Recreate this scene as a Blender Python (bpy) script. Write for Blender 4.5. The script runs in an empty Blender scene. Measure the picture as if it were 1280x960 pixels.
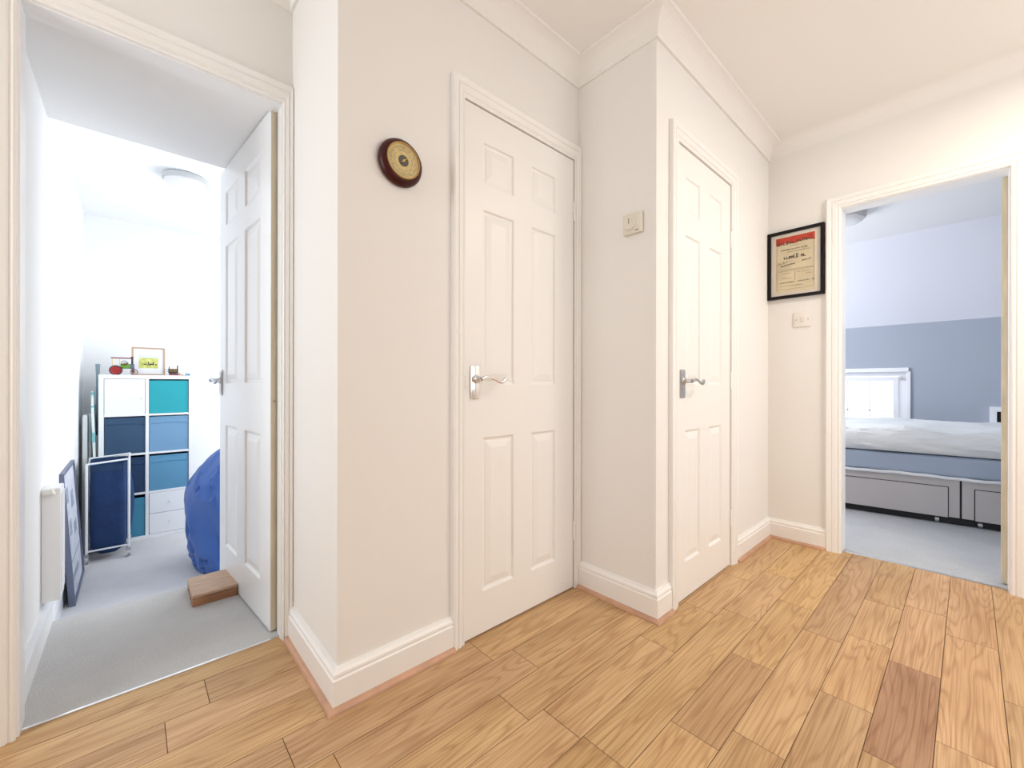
import bpy, bmesh, math, random
from mathutils import Vector, Matrix, noise
random.seed(7)
C = bpy.context.scene.collection
PI = math.pi

# ------------------------------------------------------------------ materials
def new_mat(name):
    m = bpy.data.materials.new(name); m.use_nodes = True
    nt = m.node_tree; b = nt.nodes['Principled BSDF']
    return m, nt, b
def N(nt, t, **kw):
    n = nt.nodes.new(t)
    for k, v in kw.items():
        if k.startswith('i_'): n.inputs[k[2:].replace('_', ' ')].default_value = v
        else: setattr(n, k, v)
    return n
def mat(name, col, rough=.5, metal=0., bump=0., bscale=60., vary=0., vscale=8., spec=None, sheen=0., stretch=None):
    m, nt, b = new_mat(name)
    b.inputs['Roughness'].default_value = rough; b.inputs['Metallic'].default_value = metal
    b.inputs['Base Color'].default_value = (*col, 1)
    if spec is not None: b.inputs['Specular IOR Level'].default_value = spec
    if sheen: b.inputs['Sheen Weight'].default_value = sheen
    tc = N(nt, 'ShaderNodeTexCoord'); src = tc.outputs['Object']
    if stretch:
        mp = N(nt, 'ShaderNodeMapping'); mp.inputs['Scale'].default_value = stretch
        nt.links.new(src, mp.inputs[0]); src = mp.outputs[0]
    if vary:
        nz = N(nt, 'ShaderNodeTexNoise'); nz.inputs['Scale'].default_value = vscale; nz.inputs['Detail'].default_value = 5
        nt.links.new(src, nz.inputs['Vector'])
        rp = N(nt, 'ShaderNodeValToRGB')
        rp.color_ramp.elements[0].position = .3; rp.color_ramp.elements[1].position = .7
        rp.color_ramp.elements[0].color = (*[c*(1-vary) for c in col], 1)
        rp.color_ramp.elements[1].color = (*[min(1, c*(1+vary)) for c in col], 1)
        nt.links.new(nz.outputs['Fac'], rp.inputs[0]); nt.links.new(rp.outputs[0], b.inputs['Base Color'])
    if bump:
        nz = N(nt, 'ShaderNodeTexNoise'); nz.inputs['Scale'].default_value = bscale; nz.inputs['Detail'].default_value = 4
        nt.links.new(src, nz.inputs['Vector'])
        bp = N(nt, 'ShaderNodeBump'); bp.inputs['Strength'].default_value = bump; bp.inputs['Distance'].default_value = .01
        nt.links.new(nz.outputs['Fac'], bp.inputs['Height']); nt.links.new(bp.outputs[0], b.inputs['Normal'])
    return m
def emis(name, col, s):
    m, nt, b = new_mat(name)
    b.inputs['Base Color'].default_value = (*col, 1)
    b.inputs['Emission Color'].default_value = (*col, 1); b.inputs['Emission Strength'].default_value = s
    return m

M = {}
M['wall'] = mat('wall_paint_cream', (.80, .785, .762), .85, bump=.02, bscale=120, spec=.2)
M['ceil'] = mat('ceiling_paint', (.82, .805, .78), .9, bump=.03, bscale=60, spec=.2)
M['white'] = mat('white_satin_wood_paint', (.84, .83, .81), .38)
M['wall_cool'] = mat('wall_paint_white', (.84, .85, .86), .85, bump=.02, bscale=120, spec=.2)
M['wall_blue'] = mat('wall_paint_blue_grey', (.40, .44, .52), .85, bump=.02, bscale=120, spec=.2)
M['slope'] = mat('wall_paint_pale_lavender', (.76, .78, .85), .85, bump=.02, bscale=120, spec=.2)
M['gloss'] = mat('white_gloss', (.84, .85, .86), .3)
M['laminate'] = mat('white_laminate', (.84, .86, .88), .35)
M['upvc'] = mat('white_upvc', (.86, .87, .9), .3)
M['plastic'] = mat('ivory_plastic', (.70, .67, .58), .4)
M['plastic_w'] = mat('white_plastic', (.78, .75, .70), .35)
M['chrome'] = mat('polished_chrome', (.82, .82, .83), .12, 1.)
M['nickel'] = mat('satin_nickel', (.55, .56, .58), .3, 1.)
M['black'] = mat('black_gap', (.01, .01, .012), .7)
M['steel'] = mat('worn_steel', (.4, .38, .35), .4, 1.)
M['rawedge'] = mat('unpainted_door_edge', (.62, .56, .43), .7, vary=.12, vscale=6, stretch=(8, 8, 1))
M['scotia'] = mat('reddish_wood_beading', (.52, .30, .19), .45, vary=.15, vscale=5, stretch=(2, 2, 2))
M['mahog'] = mat('dark_mahogany', (.045, .004, .004), .34, vary=.3, vscale=12, spec=.3)
M['bronze'] = mat('old_bronze', (.25, .15, .07), .4, .8)
M['brass'] = mat('brass', (.62, .42, .14), .3, 1.)
M['dial'] = mat('dial_cream_gold', (.64, .50, .20), .4, vary=.12, vscale=60)
M['ink'] = mat('ink', (.05, .04, .03), .6)
M['ink2'] = mat('faded_ink', (.27, .22, .15), .6)
M['frame_black'] = mat('black_frame', (.008, .005, .006), .45, spec=.2)
M['mount'] = mat('cream_mount', (.66, .60, .53), .8)
M['paper'] = mat('aged_paper', (.60, .52, .36), .8, vary=.08, vscale=9)
M['paper_red'] = mat('poster_red', (.46, .05, .025), .7, vary=.25, vscale=25)
M['box_wood'] = mat('box_wood', (.36, .17, .08), .5, vary=.25, vscale=4, stretch=(3, 20, 20))
M['box_lid'] = mat('box_lid_wood', (.50, .33, .22), .5, vary=.18, vscale=4, stretch=(3, 20, 20))
M['pine'] = mat('light_oak_frame', (.50, .34, .22), .5, vary=.1)
M['teal'] = mat('teal_fabric', (.02, .36, .42), .8, bump=.2, bscale=300)
M['navy'] = mat('navy_fabric', (.034, .078, .15), .85, bump=.2, bscale=300)
M['navy2'] = mat('dark_navy_fabric', (.015, .045, .115), .85, bump=.2, bscale=300)
M['ltblue'] = mat('light_blue_fabric', (.17, .33, .51), .85, bump=.2, bscale=300)
M['midblue'] = mat('mid_blue_fabric', (.105, .29, .46), .85, bump=.2, bscale=300)
M['tealblue'] = mat('petrol_blue_fabric', (.055, .26, .40), .85, bump=.2, bscale=300)
M['laundry'] = mat('navy_laundry_cloth', (.012, .040, .125), .9, bump=.4, bscale=40, vary=.15, vscale=10)
M['bean'] = mat('royal_blue_cloth', (.035, .105, .35), .7, bump=.15, bscale=120, sheen=.2)
M['tube'] = mat('white_tube', (.8, .82, .85), .3)
M['rubber'] = mat('grey_castor', (.45, .46, .48), .4)
M['tyre'] = mat('dark_tyre', (.06, .05, .06), .6)
M['slate'] = mat('slate_blue_frame', (.13, .15, .22), .45)
M['print'] = mat('pale_print', (.62, .64, .70), .5, vary=.15, vscale=14)
M['printmark'] = mat('print_marks', (.30, .33, .42), .6, vary=.3, vscale=40)
M['tealstripe'] = mat('sea_green_cover', (.22, .50, .52), .8)
M['palegreen'] = mat('pale_cover', (.70, .78, .76), .8)
M['greyblue'] = mat('grey_blue_roll', (.27, .36, .42), .6)
M['grass'] = mat('painting_grass', (.60, .62, .18), .7, vary=.3, vscale=25)
M['skyp'] = mat('painting_sky', (.70, .74, .70), .7)
M['dark'] = mat('dark_paint', (.03, .035, .03), .5)
M['green'] = mat('engine_green', (.16, .34, .04), .3)
M['red'] = mat('engine_red', (.42, .02, .02), .3)
M['canopy'] = mat('engine_canopy', (.26, .07, .07), .4)
M['divan'] = mat('grey_divan_fabric', (.50, .48, .48), .85, bump=.1, bscale=300)
M['mattress'] = mat('blue_grey_mattress', (.34, .41, .52), .85, bump=.15, bscale=200)
M['duvet'] = mat('pale_duvet_cloth', (.72, .75, .76), .85, bump=.5, bscale=22, stretch=(1, 2.5, 2.5))
M['valance'] = mat('white_piping', (.75, .77, .8), .7)
M['lamp'] = mat('opal_diffuser', (.78, .78, .78), .3)
M['lampbase'] = mat('lamp_rim', (.55, .56, .57), .4)
M['lamp_on'] = emis('lit_opal_diffuser', (1, .86, .68), 6.)

def carpet(name, c):
    m, nt, b = new_mat(name)
    tc = N(nt, 'ShaderNodeTexCoord')
    n1 = N(nt, 'ShaderNodeTexNoise'); n1.inputs['Scale'].default_value = 260; n1.inputs['Detail'].default_value = 3
    n2 = N(nt, 'ShaderNodeTexNoise'); n2.inputs['Scale'].default_value = 5; n2.inputs['Detail'].default_value = 4
    for n in (n1, n2): nt.links.new(tc.outputs['Object'], n.inputs['Vector'])
    mx = N(nt, 'ShaderNodeMath', operation='MULTIPLY_ADD'); mx.inputs[1].default_value = .75
    nt.links.new(n1.outputs['Fac'], mx.inputs[0])
    m2 = N(nt, 'ShaderNodeMath', operation='MULTIPLY'); m2.inputs[1].default_value = .25
    nt.links.new(n2.outputs['Fac'], m2.inputs[0]); nt.links.new(m2.outputs[0], mx.inputs[2])
    rp = N(nt, 'ShaderNodeValToRGB')
    rp.color_ramp.elements[0].position = .33; rp.color_ramp.elements[1].position = .67
    rp.color_ramp.elements[0].color = (*[k*.82 for k in c], 1); rp.color_ramp.elements[1].color = (*[min(1, k*1.14) for k in c], 1)
    nt.links.new(mx.outputs[0], rp.inputs[0]); nt.links.new(rp.outputs[0], b.inputs['Base Color'])
    bp = N(nt, 'ShaderNodeBump'); bp.inputs['Strength'].default_value = .5; bp.inputs['Distance'].default_value = .004
    nt.links.new(n1.outputs['Fac'], bp.inputs['Height']); nt.links.new(bp.outputs[0], b.inputs['Normal'])
    b.inputs['Roughness'].default_value = .95; b.inputs['Specular IOR Level'].default_value = .1
    return m
M['carpet'] = carpet('grey_carpet', (.52, .515, .51))
M['carpet_pale'] = carpet('pale_grey_carpet', (.60, .59, .60))
M['carpet_bed'] = carpet('silver_grey_carpet', (.45, .46, .475))

def oak():
    m, nt, b = new_mat('oak_planks'); L = nt.links.new
    tc = N(nt, 'ShaderNodeTexCoord')
    off = N(nt, 'ShaderNodeAttribute', attribute_name='shift')
    tint = N(nt, 'ShaderNodeAttribute', attribute_name='tint')
    add = N(nt, 'ShaderNodeVectorMath', operation='ADD'); L(tc.outputs['Object'], add.inputs[0]); L(off.outputs['Vector'], add.inputs[1])
    # long soft grain
    mp = N(nt, 'ShaderNodeMapping'); mp.inputs['Scale'].default_value = (.85, 9, 1); L(add.outputs[0], mp.inputs[0])
    warp = N(nt, 'ShaderNodeTexNoise'); warp.inputs['Scale'].default_value = 1.1; warp.inputs['Detail'].default_value = 2; L(mp.outputs[0], warp.inputs['Vector'])
    # cathedral rings: level lines of a stretched noise
    mul = N(nt, 'ShaderNodeMath', operation='MULTIPLY'); mul.inputs[1].default_value = 105; L(warp.outputs['Fac'], mul.inputs[0])
    sn = N(nt, 'ShaderNodeMath', operation='SINE'); L(mul.outputs[0], sn.inputs[0])
    s2 = N(nt, 'ShaderNodeMath', operation='MULTIPLY_ADD'); s2.inputs[1].default_value = .5; s2.inputs[2].default_value = .5; L(sn.outputs[0], s2.inputs[0])
    pw = N(nt, 'ShaderNodeMath', operation='POWER'); pw.inputs[1].default_value = 4.; L(s2.outputs[0], pw.inputs[0])
    # fine pores
    mp2 = N(nt, 'ShaderNodeMapping'); mp2.inputs['Scale'].default_value = (3.2, 230, 1); L(add.outputs[0], mp2.inputs[0])
    fine = N(nt, 'ShaderNodeTexNoise'); fine.inputs['Scale'].default_value = 1; fine.inputs['Detail'].default_value = 6; L(mp2.outputs[0], fine.inputs['Vector'])
    mp3 = N(nt, 'ShaderNodeMapping'); mp3.inputs['Scale'].default_value = (1.5, 7, 1); L(add.outputs[0], mp3.inputs[0])
    broad = N(nt, 'ShaderNodeTexNoise'); broad.inputs['Scale'].default_value = 1.6; broad.inputs['Detail'].default_value = 3; L(mp3.outputs[0], broad.inputs['Vector'])
    rp = N(nt, 'ShaderNodeValToRGB'); e = rp.color_ramp.elements
    e[0].position = .25; e[0].color = (.50, .305, .145, 1); e[1].position = .75; e[1].color = (.67, .445, .235, 1)
    L(broad.outputs['Fac'], rp.inputs[0])
    def darken(prev, fac, amt, col):
        mx = N(nt, 'ShaderNodeMix', data_type='RGBA', blend_type='MULTIPLY')
        k = N(nt, 'ShaderNodeMath', operation='MULTIPLY'); k.inputs[1].default_value = amt; L(fac, k.inputs[0])
        L(k.outputs[0], mx.inputs[0]); L(prev, mx.inputs[6]); mx.inputs[7].default_value = (*col, 1)
        return mx.outputs[2]
    c = darken(rp.outputs[0], pw.outputs[0], .48, (.62, .5, .4))
    fr = N(nt, 'ShaderNodeMapRange'); fr.inputs[1].default_value = .45; fr.inputs[2].default_value = .66; L(fine.outputs['Fac'], fr.inputs[0])
    c = darken(c, fr.outputs[0], .55, (.6, .48, .36))
    # knots
    vo = N(nt, 'ShaderNodeTexVoronoi'); vo.inputs['Scale'].default_value = 1.7
    mp4 = N(nt, 'ShaderNodeMapping'); mp4.inputs['Scale'].default_value = (1, 1.6, 1); L(add.outputs[0], mp4.inputs[0]); L(mp4.outputs[0], vo.inputs['Vector'])
    kr = N(nt, 'ShaderNodeMapRange'); kr.inputs[1].default_value = .035; kr.inputs[2].default_value = .008; L(vo.outputs['Distance'], kr.inputs[0])
    c = darken(c, kr.outputs[0], .85, (.28, .17, .1))
    tm = N(nt, 'ShaderNodeMix', data_type='RGBA', blend_type='MULTIPLY'); tm.inputs[0].default_value = 1; L(c, tm.inputs[6]); L(tint.outputs['Color'], tm.inputs[7])
    L(tm.outputs[2], b.inputs['Base Color'])
    b.inputs['Roughness'].default_value = .42; b.inputs['Specular IOR Level'].default_value = .35
    bp = N(nt, 'ShaderNodeBump'); bp.inputs['Strength'].default_value = .12; bp.inputs['Distance'].default_value = .002
    L(fine.outputs['Fac'], bp.inputs['Height']); L(bp.outputs[0], b.inputs['Normal'])
    return m
M['oak'] = oak()
def glass():
    m, nt, b = new_mat('window_glass')
    g = N(nt, 'ShaderNodeBsdfGlossy'); g.inputs['Roughness'].default_value = .02
    t = N(nt, 'ShaderNodeBsdfTransparent'); mx = N(nt, 'ShaderNodeMixShader'); mx.inputs[0].default_value = .03
    nt.links.new(t.outputs[0], mx.inputs[1]); nt.links.new(g.outputs[0], mx.inputs[2])
    nt.links.new(mx.outputs[0], nt.nodes['Material Output'].inputs[0])
    return m
M['glass'] = glass()

# ------------------------------------------------------------------ mesh helpers
class MB:
    def __init__(s): s.bm = bmesh.new()
    def box(s, x0, y0, z0, x1, y1, z1, bev=0., seg=2):
        r = bmesh.ops.create_cube(s.bm, size=1.)
        v = r['verts']
        sx, sy, sz = abs(x1-x0), abs(y1-y0), abs(z1-z0)
        for p in v:
            p.co = Vector(((x0+x1)/2+p.co.x*sx, (y0+y1)/2+p.co.y*sy, (z0+z1)/2+p.co.z*sz))
        if bev:
            ed = list({e for p in v for e in p.link_edges})
            bmesh.ops.bevel(s.bm, geom=ed, offset=bev, segments=seg, profile=.6, affect='EDGES')
        return s
    def cyl(s, p0, p1, r0, r1=None, seg=16):
        r1 = r0 if r1 is None else r1
        p0, p1 = Vector(p0), Vector(p1); d = p1-p0
        rr = bmesh.ops.create_cone(s.bm, cap_ends=True, segments=seg, radius1=max(r0, 1e-5), radius2=max(r1, 1e-5), depth=d.length)
        q = Vector((0, 0, 1)).rotation_difference(d.normalized()).to_matrix().to_4x4()
        bmesh.ops.transform(s.bm, matrix=Matrix.Translation((p0+p1)/2) @ q, verts=rr['verts'])
        return s
    def tube(s, pts, r, seg=10):
        pts = [Vector(p) for p in pts]; rs = r if isinstance(r, (list, tuple)) else [r]*len(pts)
        rings = []
        up = None
        for i, p in enumerate(pts):
            t = (pts[min(i+1, len(pts)-1)]-pts[max(i-1, 0)]).normalized()
            if up is None:
                up = t.orthogonal().normalized()
            else:
                up = (up - t*up.dot(t)).normalized()
            w = t.cross(up)
            rings.append([s.bm.verts.new(p+(up*math.cos(a)+w*math.sin(a))*rs[i]) for a in [2*PI*k/seg for k in range(seg)]])
        for a, b in zip(rings, rings[1:]):
            for k in range(seg): s.bm.faces.new((a[k], a[(k+1) % seg], b[(k+1) % seg], b[k]))
        s.bm.faces.new(rings[0][::-1]); s.bm.faces.new(rings[-1])
        return s
    def lathe(s, prof, origin, axis, seg=40):
        # prof: list of (radius, height along axis)
        o = Vector(origin); ax = Vector(axis).normalized(); u = ax.orthogonal().normalized(); w = ax.cross(u)
        rings = []
        for r, h in prof:
            if r < 1e-6: rings.append([s.bm.verts.new(o+ax*h)])
            else: rings.append([s.bm.verts.new(o+ax*h+(u*math.cos(a)+w*math.sin(a))*r) for a in [2*PI*k/seg for k in range(seg)]])
        for a, b in zip(rings, rings[1:]):
            for k in range(seg):
                k2 = (k+1) % seg
                vs = [a[0]] if len(a) == 1 else [a[k], a[k2]]
                vs += [b[0]] if len(b) == 1 else [b[k2], b[k]]
                if len(vs) > 2: s.bm.faces.new(vs)
        return s
    def grid(s, rows, closed=False):
        vs = [[s.bm.verts.new(p) for p in r] for r in rows]
        for a, b in zip(vs, vs[1:]):
            n = len(a)
            for k in range(n if closed else n-1): s.bm.faces.new((a[k], a[(k+1) % n], b[(k+1) % n], b[k]))
        return s
    def quad(s, *p): s.bm.faces.new([s.bm.verts.new(q) for q in p]); return s
    def xf(s, mtx): bmesh.ops.transform(s.bm, matrix=mtx, verts=s.bm.verts); return s
    def build(s, name, m, parent=None, smooth=False, loc=None, rot=None, weld=False, fixn=True):
        if weld: bmesh.ops.remove_doubles(s.bm, verts=s.bm.verts, dist=1e-5)
        if fixn: bmesh.ops.recalc_face_normals(s.bm, faces=s.bm.faces)
        me = bpy.data.meshes.new(name); s.bm.to_mesh(me); s.bm.free()
        me.materials.append(m)
        if smooth:
            for p in me.polygons: p.use_smooth = True
            try: me.set_sharp_from_angle(angle=math.radians(38))
            except Exception: pass
        o = bpy.data.objects.new(name, me); C.objects.link(o)
        if parent is not None: o.parent = parent
        if loc is not None: o.location = loc
        if rot is not None: o.rotation_euler = rot
        return o
def struct(o):
    o['kind'] = 'structure'; return o
def empty(name, loc=(0, 0, 0), rz=0.):
    o = bpy.data.objects.new(name, None); C.objects.link(o); o.location = loc; o.rotation_euler = (0, 0, rz); o.empty_display_size = .05
    return o
def tag(o, label, cat, group=None):
    o['label'] = label; o['category'] = cat
    if group: o['group'] = group
    return o
def copy_tree(o, parent=None):
    c = o.copy(); C.objects.link(c); c.parent = parent
    for ch in list(o.children): copy_tree(ch, c)
    return c

def sweep(path, prof, name, m, parent=None, smooth=False):
    """profile (d, z) swept along a wall line, d measured to the right of the path (into the room)"""
    P = [Vector(p) for p in path]; mb = MB(); rows = []
    for i, p in enumerate(P):
        ns = []
        if i > 0: d = (P[i]-P[i-1]).normalized(); ns.append(Vector((d.y, -d.x)))
        if i < len(P)-1: d = (P[i+1]-P[i]).normalized(); ns.append(Vector((d.y, -d.x)))
        if len(ns) == 2:
            k = (ns[0]+ns[1]); k = k/k.dot(ns[0])
        else: k = ns[0]
        rows.append([Vector((p.x+k.x*d_, p.y+k.y*d_, z)) for d_, z in prof])
    mb.grid(rows, closed=True)
    for r in (rows[0], rows[-1]): mb.quad(*r)
    return mb.build(name, m, parent, smooth=smooth, weld=True)

# ------------------------------------------------------------------ room shell
CEIL = 2.43
def walls(name, boxes, m):
    mb = MB()
    for b in boxes: mb.box(*b)
    return struct(mb.build(name, m))

# hall
walls('wall_left', [(-1.6, 1.72, 0, -.25, 1.80, CEIL), (-.25, 1.72, 2.01, .425, 1.80, CEIL), (.425, 1.72, 0, .545, 1.778, CEIL)], M['wall'])
walls('wall_corner', [(.445, 1.35, 0, .545, 1.72, CEIL)], M['wall'])
walls('wall_front', [(.445, 1.25, 0, .872, 1.35, CEIL), (.872, 1.25, 2.02, 1.545, 1.35, CEIL), (1.545, 1.25, 0, 1.66, 1.35, CEIL), (.872, 1.335, 0, 1.545, 1.35, 2.02)], M['wall'])  # last box: added backing that stops light leaking round the closed door
walls('wall_middle', [(1.56, .85, 0, 1.66, 1.25, CEIL)], M['wall'])
walls('wall_centre', [(1.66, .85, 0, 1.705, .95, CEIL), (1.705, .85, 2.02, 2.345, .95, CEIL), (2.345, .85, 0, 3.07, .95, CEIL), (1.705, .935, 0, 2.345, .95, 2.02)], M['wall'])  # last box: same added backing against light through the door gaps
walls('wall_right', [(2.95, .51, 0, 3.05, .85, CEIL), (2.95, -.15, 1.965, 3.05, .51, CEIL), (2.95, -1.6, 0, 3.05, -.15, CEIL)], M['wall'])
walls('wall_back', [(-1.6, -1.7, 0, .6, -1.6, CEIL), (2.6, -1.7, 0, 3.05, -1.6, CEIL), (.6, -1.7, 0, 2.6, -1.6, .5), (.6, -1.7, 2.15, 2.6, -1.6, CEIL)], M['wall'])
walls('wall_side', [(-1.7, -1.7, 0, -1.6, .75, CEIL), (-1.7, 1.65, 0, -1.6, 1.8, CEIL), (-1.7, .75, 0, -1.6, 1.65, .7), (-1.7, .75, 2.2, -1.6, 1.65, CEIL)], M['wall'])
struct(MB().box(-1.7, -1.7, CEIL, 3.05, 1.8, CEIL+.1).build('ceiling', M['ceil']))

# cornice
cv = [(0, CEIL)]
for k in range(9):
    a = k/8*PI/2
    cv.append((.012+.078*(1-math.sin(a)), CEIL-.012-.070*(1-math.cos(a))))
prof = [(0, CEIL), (.080, CEIL), (.080, CEIL-.005)] + [(.076-.066*math.sin(k/8*PI/2), CEIL-.008-.070*(1-math.cos(k/8*PI/2))) for k in range(9)] + [(.010, CEIL-.086), (0, CEIL-.086)]
struct(sweep([(-1.6, 1.72), (.445, 1.72), (.445, 1.25), (1.56, 1.25), (1.56, .85), (2.95, .85)], prof, 'trim_1', M['ceil']))

struct(sweep([(2.95, .85), (2.95, -1.6)], [(0, CEIL), (.075, CEIL)]+[(.075-.0749*math.sin(k/10*PI/2), CEIL-.0749*(1-math.cos(k/10*PI/2))) for k in range(11)], 'trim_8', M['ceil'], smooth=True))
# skirting and beading
SK = [(0, 0), (.018, 0), (.018, .088), (.014, .093), (.016, .098), (.015, .105), (.009, .113), (.006, .120), (0, .120)]
SC = [(.018, 0), (.034, 0), (.033, .006), (.030, .011), (.025, .0145), (.018, .016)]
for nm, path in (('baseboard_left', [(-1.6, 1.72), (-.295, 1.72)]),
                 ('baseboard_corner', [(.445, 1.70), (.445, 1.25), (.846, 1.25)]),
                 ('baseboard_middle', [(1.56, 1.228), (1.56, .85), (1.662, .85)]),
                 ('baseboard_centre', [(2.388, .85), (2.95, .85), (2.95, .552)]),
                 ('baseboard_right', [(2.95, -.192), (2.95, -1.6)])):
    o = struct(sweep(path, SK, nm, M['white']))
    sweep(path, SC, 'beading', M['scotia'], o)

# architraves: profile (d away from the opening, t off the wall)
AR = [(0, 0), (0, .012), (.006, .015), (.014, .012), (.018, .017), (.036, .020), (.040, .016), (.044, .021), (.060, .024), (.066, .020), (.068, 0)]
def casing(name, x0, x1, h, mp, wl=1., wr=1., lining=None):
    mb = MB()
    def ring(cx, ch, sx, sh): return [mp(cx+sx*d, t, ch+sh*d) for d, t in AR]
    rows = [ring(x0, 0, -wl, 0), ring(x0, h, -wl, 1), ring(x1, h, wr, 1), ring(x1, 0, wr, 0)]
    mb.grid(rows, closed=True)
    for r in (rows[0], rows[-1]): mb.quad(*r)
    return struct(mb.build(name, M['white'], weld=True))
# left door: wall y=1.72
t3 = casing('trim_2', -.229, .411, 1.990, lambda u, t, h: Vector((u, 1.72-t, h)), 1., .50)
MB().box(-.249, 1.7195, 0, -.224, 1.795, 1.985).box(.408, 1.7195, 0, .424, 1.775, 1.985).box(-.249, 1.7195, 1.985, .424, 1.795, 2.009).build('lining', M['gloss'], t3)
t4 = casing('trim_3', .896, 1.523, 1.995, lambda u, t, h: Vector((u, 1.25-t, h)), .80, .54)
MB().box(.873, 1.2502, 0, .896, 1.334, 1.995).box(1.521, 1.2502, 0, 1.544, 1.334, 1.995).box(.873, 1.2502, 1.995, 1.544, 1.334, 2.019).build('lining', M['white'], t4)
t5 = casing('trim_4', 1.730, 2.322, 1.995, lambda u, t, h: Vector((u, .85-t, h)), 1., .95)
MB().box(1.706, .8502, 0, 1.730, .934, 1.995).box(2.320, .8502, 0, 2.344, .934, 1.995).box(1.706, .8502, 1.995, 2.344, .934, 2.019).build('lining', M['white'], t5)
t6 = casing('trim_5', -.128, .487, 1.943, lambda u, t, h: Vector((2.95-t, u, h)), 1., 1.)
MB().box(2.9495, .482, 0, 3.05, .508, 1.938).box(2.9495, -.148, 0, 3.05, -.123, 1.938).box(2.9495, -.148, 1.938, 3.05, .508, 1.964).build('lining', M['gloss'], t6)

# hall floor: one mesh of planks
YL = [-1.6, -1.48, -1.352, -1.224, -1.096, -.968, -.84, -.712, -.584, -.456, -.328, -.2, -.072, .06, .186, .312, .436, .567, .70, .837, .967, 1.10, 1.240, 1.385, 1.518, 1.652, 1.745]
JN = {-.2: [1.94, .7, -.5], -.072: [2.29, 1.585, .6, -.6], .06: [2.463, 1.93, 1.404, .3], .186: [2.40, 2.015, 1.58, .7, -.4], .312: [1.926, 1.22, .2], .436: [2.112, 1.57, 1.125, .3, -.8],
      .567: [2.375, 1.85, .9, -.2], .70: [2.205, 1.778, 1.42, .888, -.1], .837: [.829, -.3], .967: [1.005, .382, -.7], 1.10: [.917, .298, -.9], 1.240: [-.35, -1.2], 1.385: [.068, -.8], 1.518: [.171, -.9], 1.652: [-.9]}
def tone(x, y):
    k = random.uniform(.88, 1.05)
    r, g, b = k, k, k*random.uniform(.92, 1.08)
    return (r, g, b)
SPEC = {(.06, 2): (.72, .64, .70), (.06, 1): (1.02, .99, 1.04), (.06, 0): (.98, .95, 1.), (.436, 2): (.84, .80, .80), (.186, 2): (1.04, 1.02, 1.02), (-.072, 0): (.97, .93, .97), (-.072, 1): (1.03, 1.0, 1.04), (.436, 0): (1.05, 1.05, .95), (.567, 0): (1.05, 1.05, .93)}
def planks():
    bm = bmesh.new(); tl = bm.faces.layers.float_color.new('tint') if hasattr(bm.faces.layers, 'float_color') and False else None
    tints = []; shifts = []
    g = .0005
    def q(pts, t, s):
        bm.faces.new([bm.verts.new(p) for p in pts]); tints.append(t); shifts.append(s)
    for a, b in zip(YL, YL[1:]):
        js = sorted(JN.get(round(a, 3), [random.uniform(.2, .8)-1.2, random.uniform(.2, .8), random.uniform(1.2, 1.8)]))
        xs = [-1.6]+js+[3.0]
        n = len(xs)-1
        for i, (x0, x1) in enumerate(zip(xs, xs[1:])):
            t = SPEC.get((round(a, 3), n-1-i), tone(x0, a)); s = (random.uniform(-40, 40), random.uniform(-40, 40), random.uniform(-9, 9))
            X0, X1, Y0, Y1 = x0+g, x1-g, a+g, b-g; c = .0008
            q([(X0+c, Y0+c, 0), (X1-c, Y0+c, 0), (X1-c, Y1-c, 0), (X0+c, Y1-c, 0)], t, s)
            d = tuple(k*.75 for k in t)
            for p, r in (((X0, Y0), (X1, Y0)), ((X1, Y0), (X1, Y1)), ((X1, Y1), (X0, Y1)), ((X0, Y1), (X0, Y0))):
                ins = lambda v: (v[0]+(c if v[0] == X0 else -c), v[1]+(c if v[1] == Y0 else -c), 0)
                q([(*p, -.0010), (*r, -.0010), ins(r), ins(p)], d, s)
    q([(-1.6, -1.6, -.004), (3.0, -1.6, -.004), (3.0, 1.745, -.004), (-1.6, 1.745, -.004)], (.12, .1, .08), (0, 0, 0))
    me = bpy.data.meshes.new('floor'); bm.to_mesh(me); bm.free()
    A = me.attributes.new('tint', 'FLOAT_COLOR', 'FACE'); B = me.attributes.new('shift', 'FLOAT_VECTOR', 'FACE')
    for i, (t, s) in enumerate(zip(tints, shifts)):
        A.data[i].color = (*t, 1); B.data[i].vector = s
    me.materials.append(M['oak'])
    o = bpy.data.objects.new('floor', me); C.objects.link(o); return struct(o)
planks()
struct(MB().box(-1.7, -1.7, -.12, 3.05, 1.745, -.0045).build('floor', M['wall']))
# threshold bars
struct(MB().box(-.224, 1.738, -.004, .401, 1.748, .0045, .002).build('trim_6', M['chrome']))
struct(MB().box(2.992, -.123, -.004, 3.004, .482, .0045, .002).build('trim_7', M['nickel']))

# left room: landing, steps and lower floor
LF = -.45
walls('wall_landing_left', [(-.35, 1.80, LF, -.25, 2.45, 2.0)], M['wall_cool'])
walls('wall_landing_right', [(.445, 1.80, LF, .545, 2.45, 2.0)], M['wall_cool'])
struct(MB().box(-.35, 1.80, 2.0, .545, 2.45, 2.6).build('ceiling', M['wall_cool']))
FLW = struct(MB().box(-.25, 1.745, LF, .445, 2.45, .004).build('floor', M['carpet']))
mb = MB(); mb.tube([(-.25, 2.446, -.012), (.445, 2.446, -.012)], .016, 14); mb.build('nosing', M['carpet_pale'], FLW, smooth=True)  # paler carpet colour stands in for light catching the step edge
struct(MB().box(-.335, 2.45, LF, .56, 2.69, -.225, .01).build('floor', M['carpet_pale']))
struct(MB().box(-.435, 2.45, LF-.1, 2.0, 5.6, LF).build('floor', M['carpet_pale']))
walls('wall_study_left', [(-.435, 2.45, LF, -.335, 5.6, 2.52)], M['wall_cool'])
walls('wall_study_far', [(-.335, 5.5, LF, 1.9, 5.6, 2.52)], M['wall_cool'])
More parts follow.
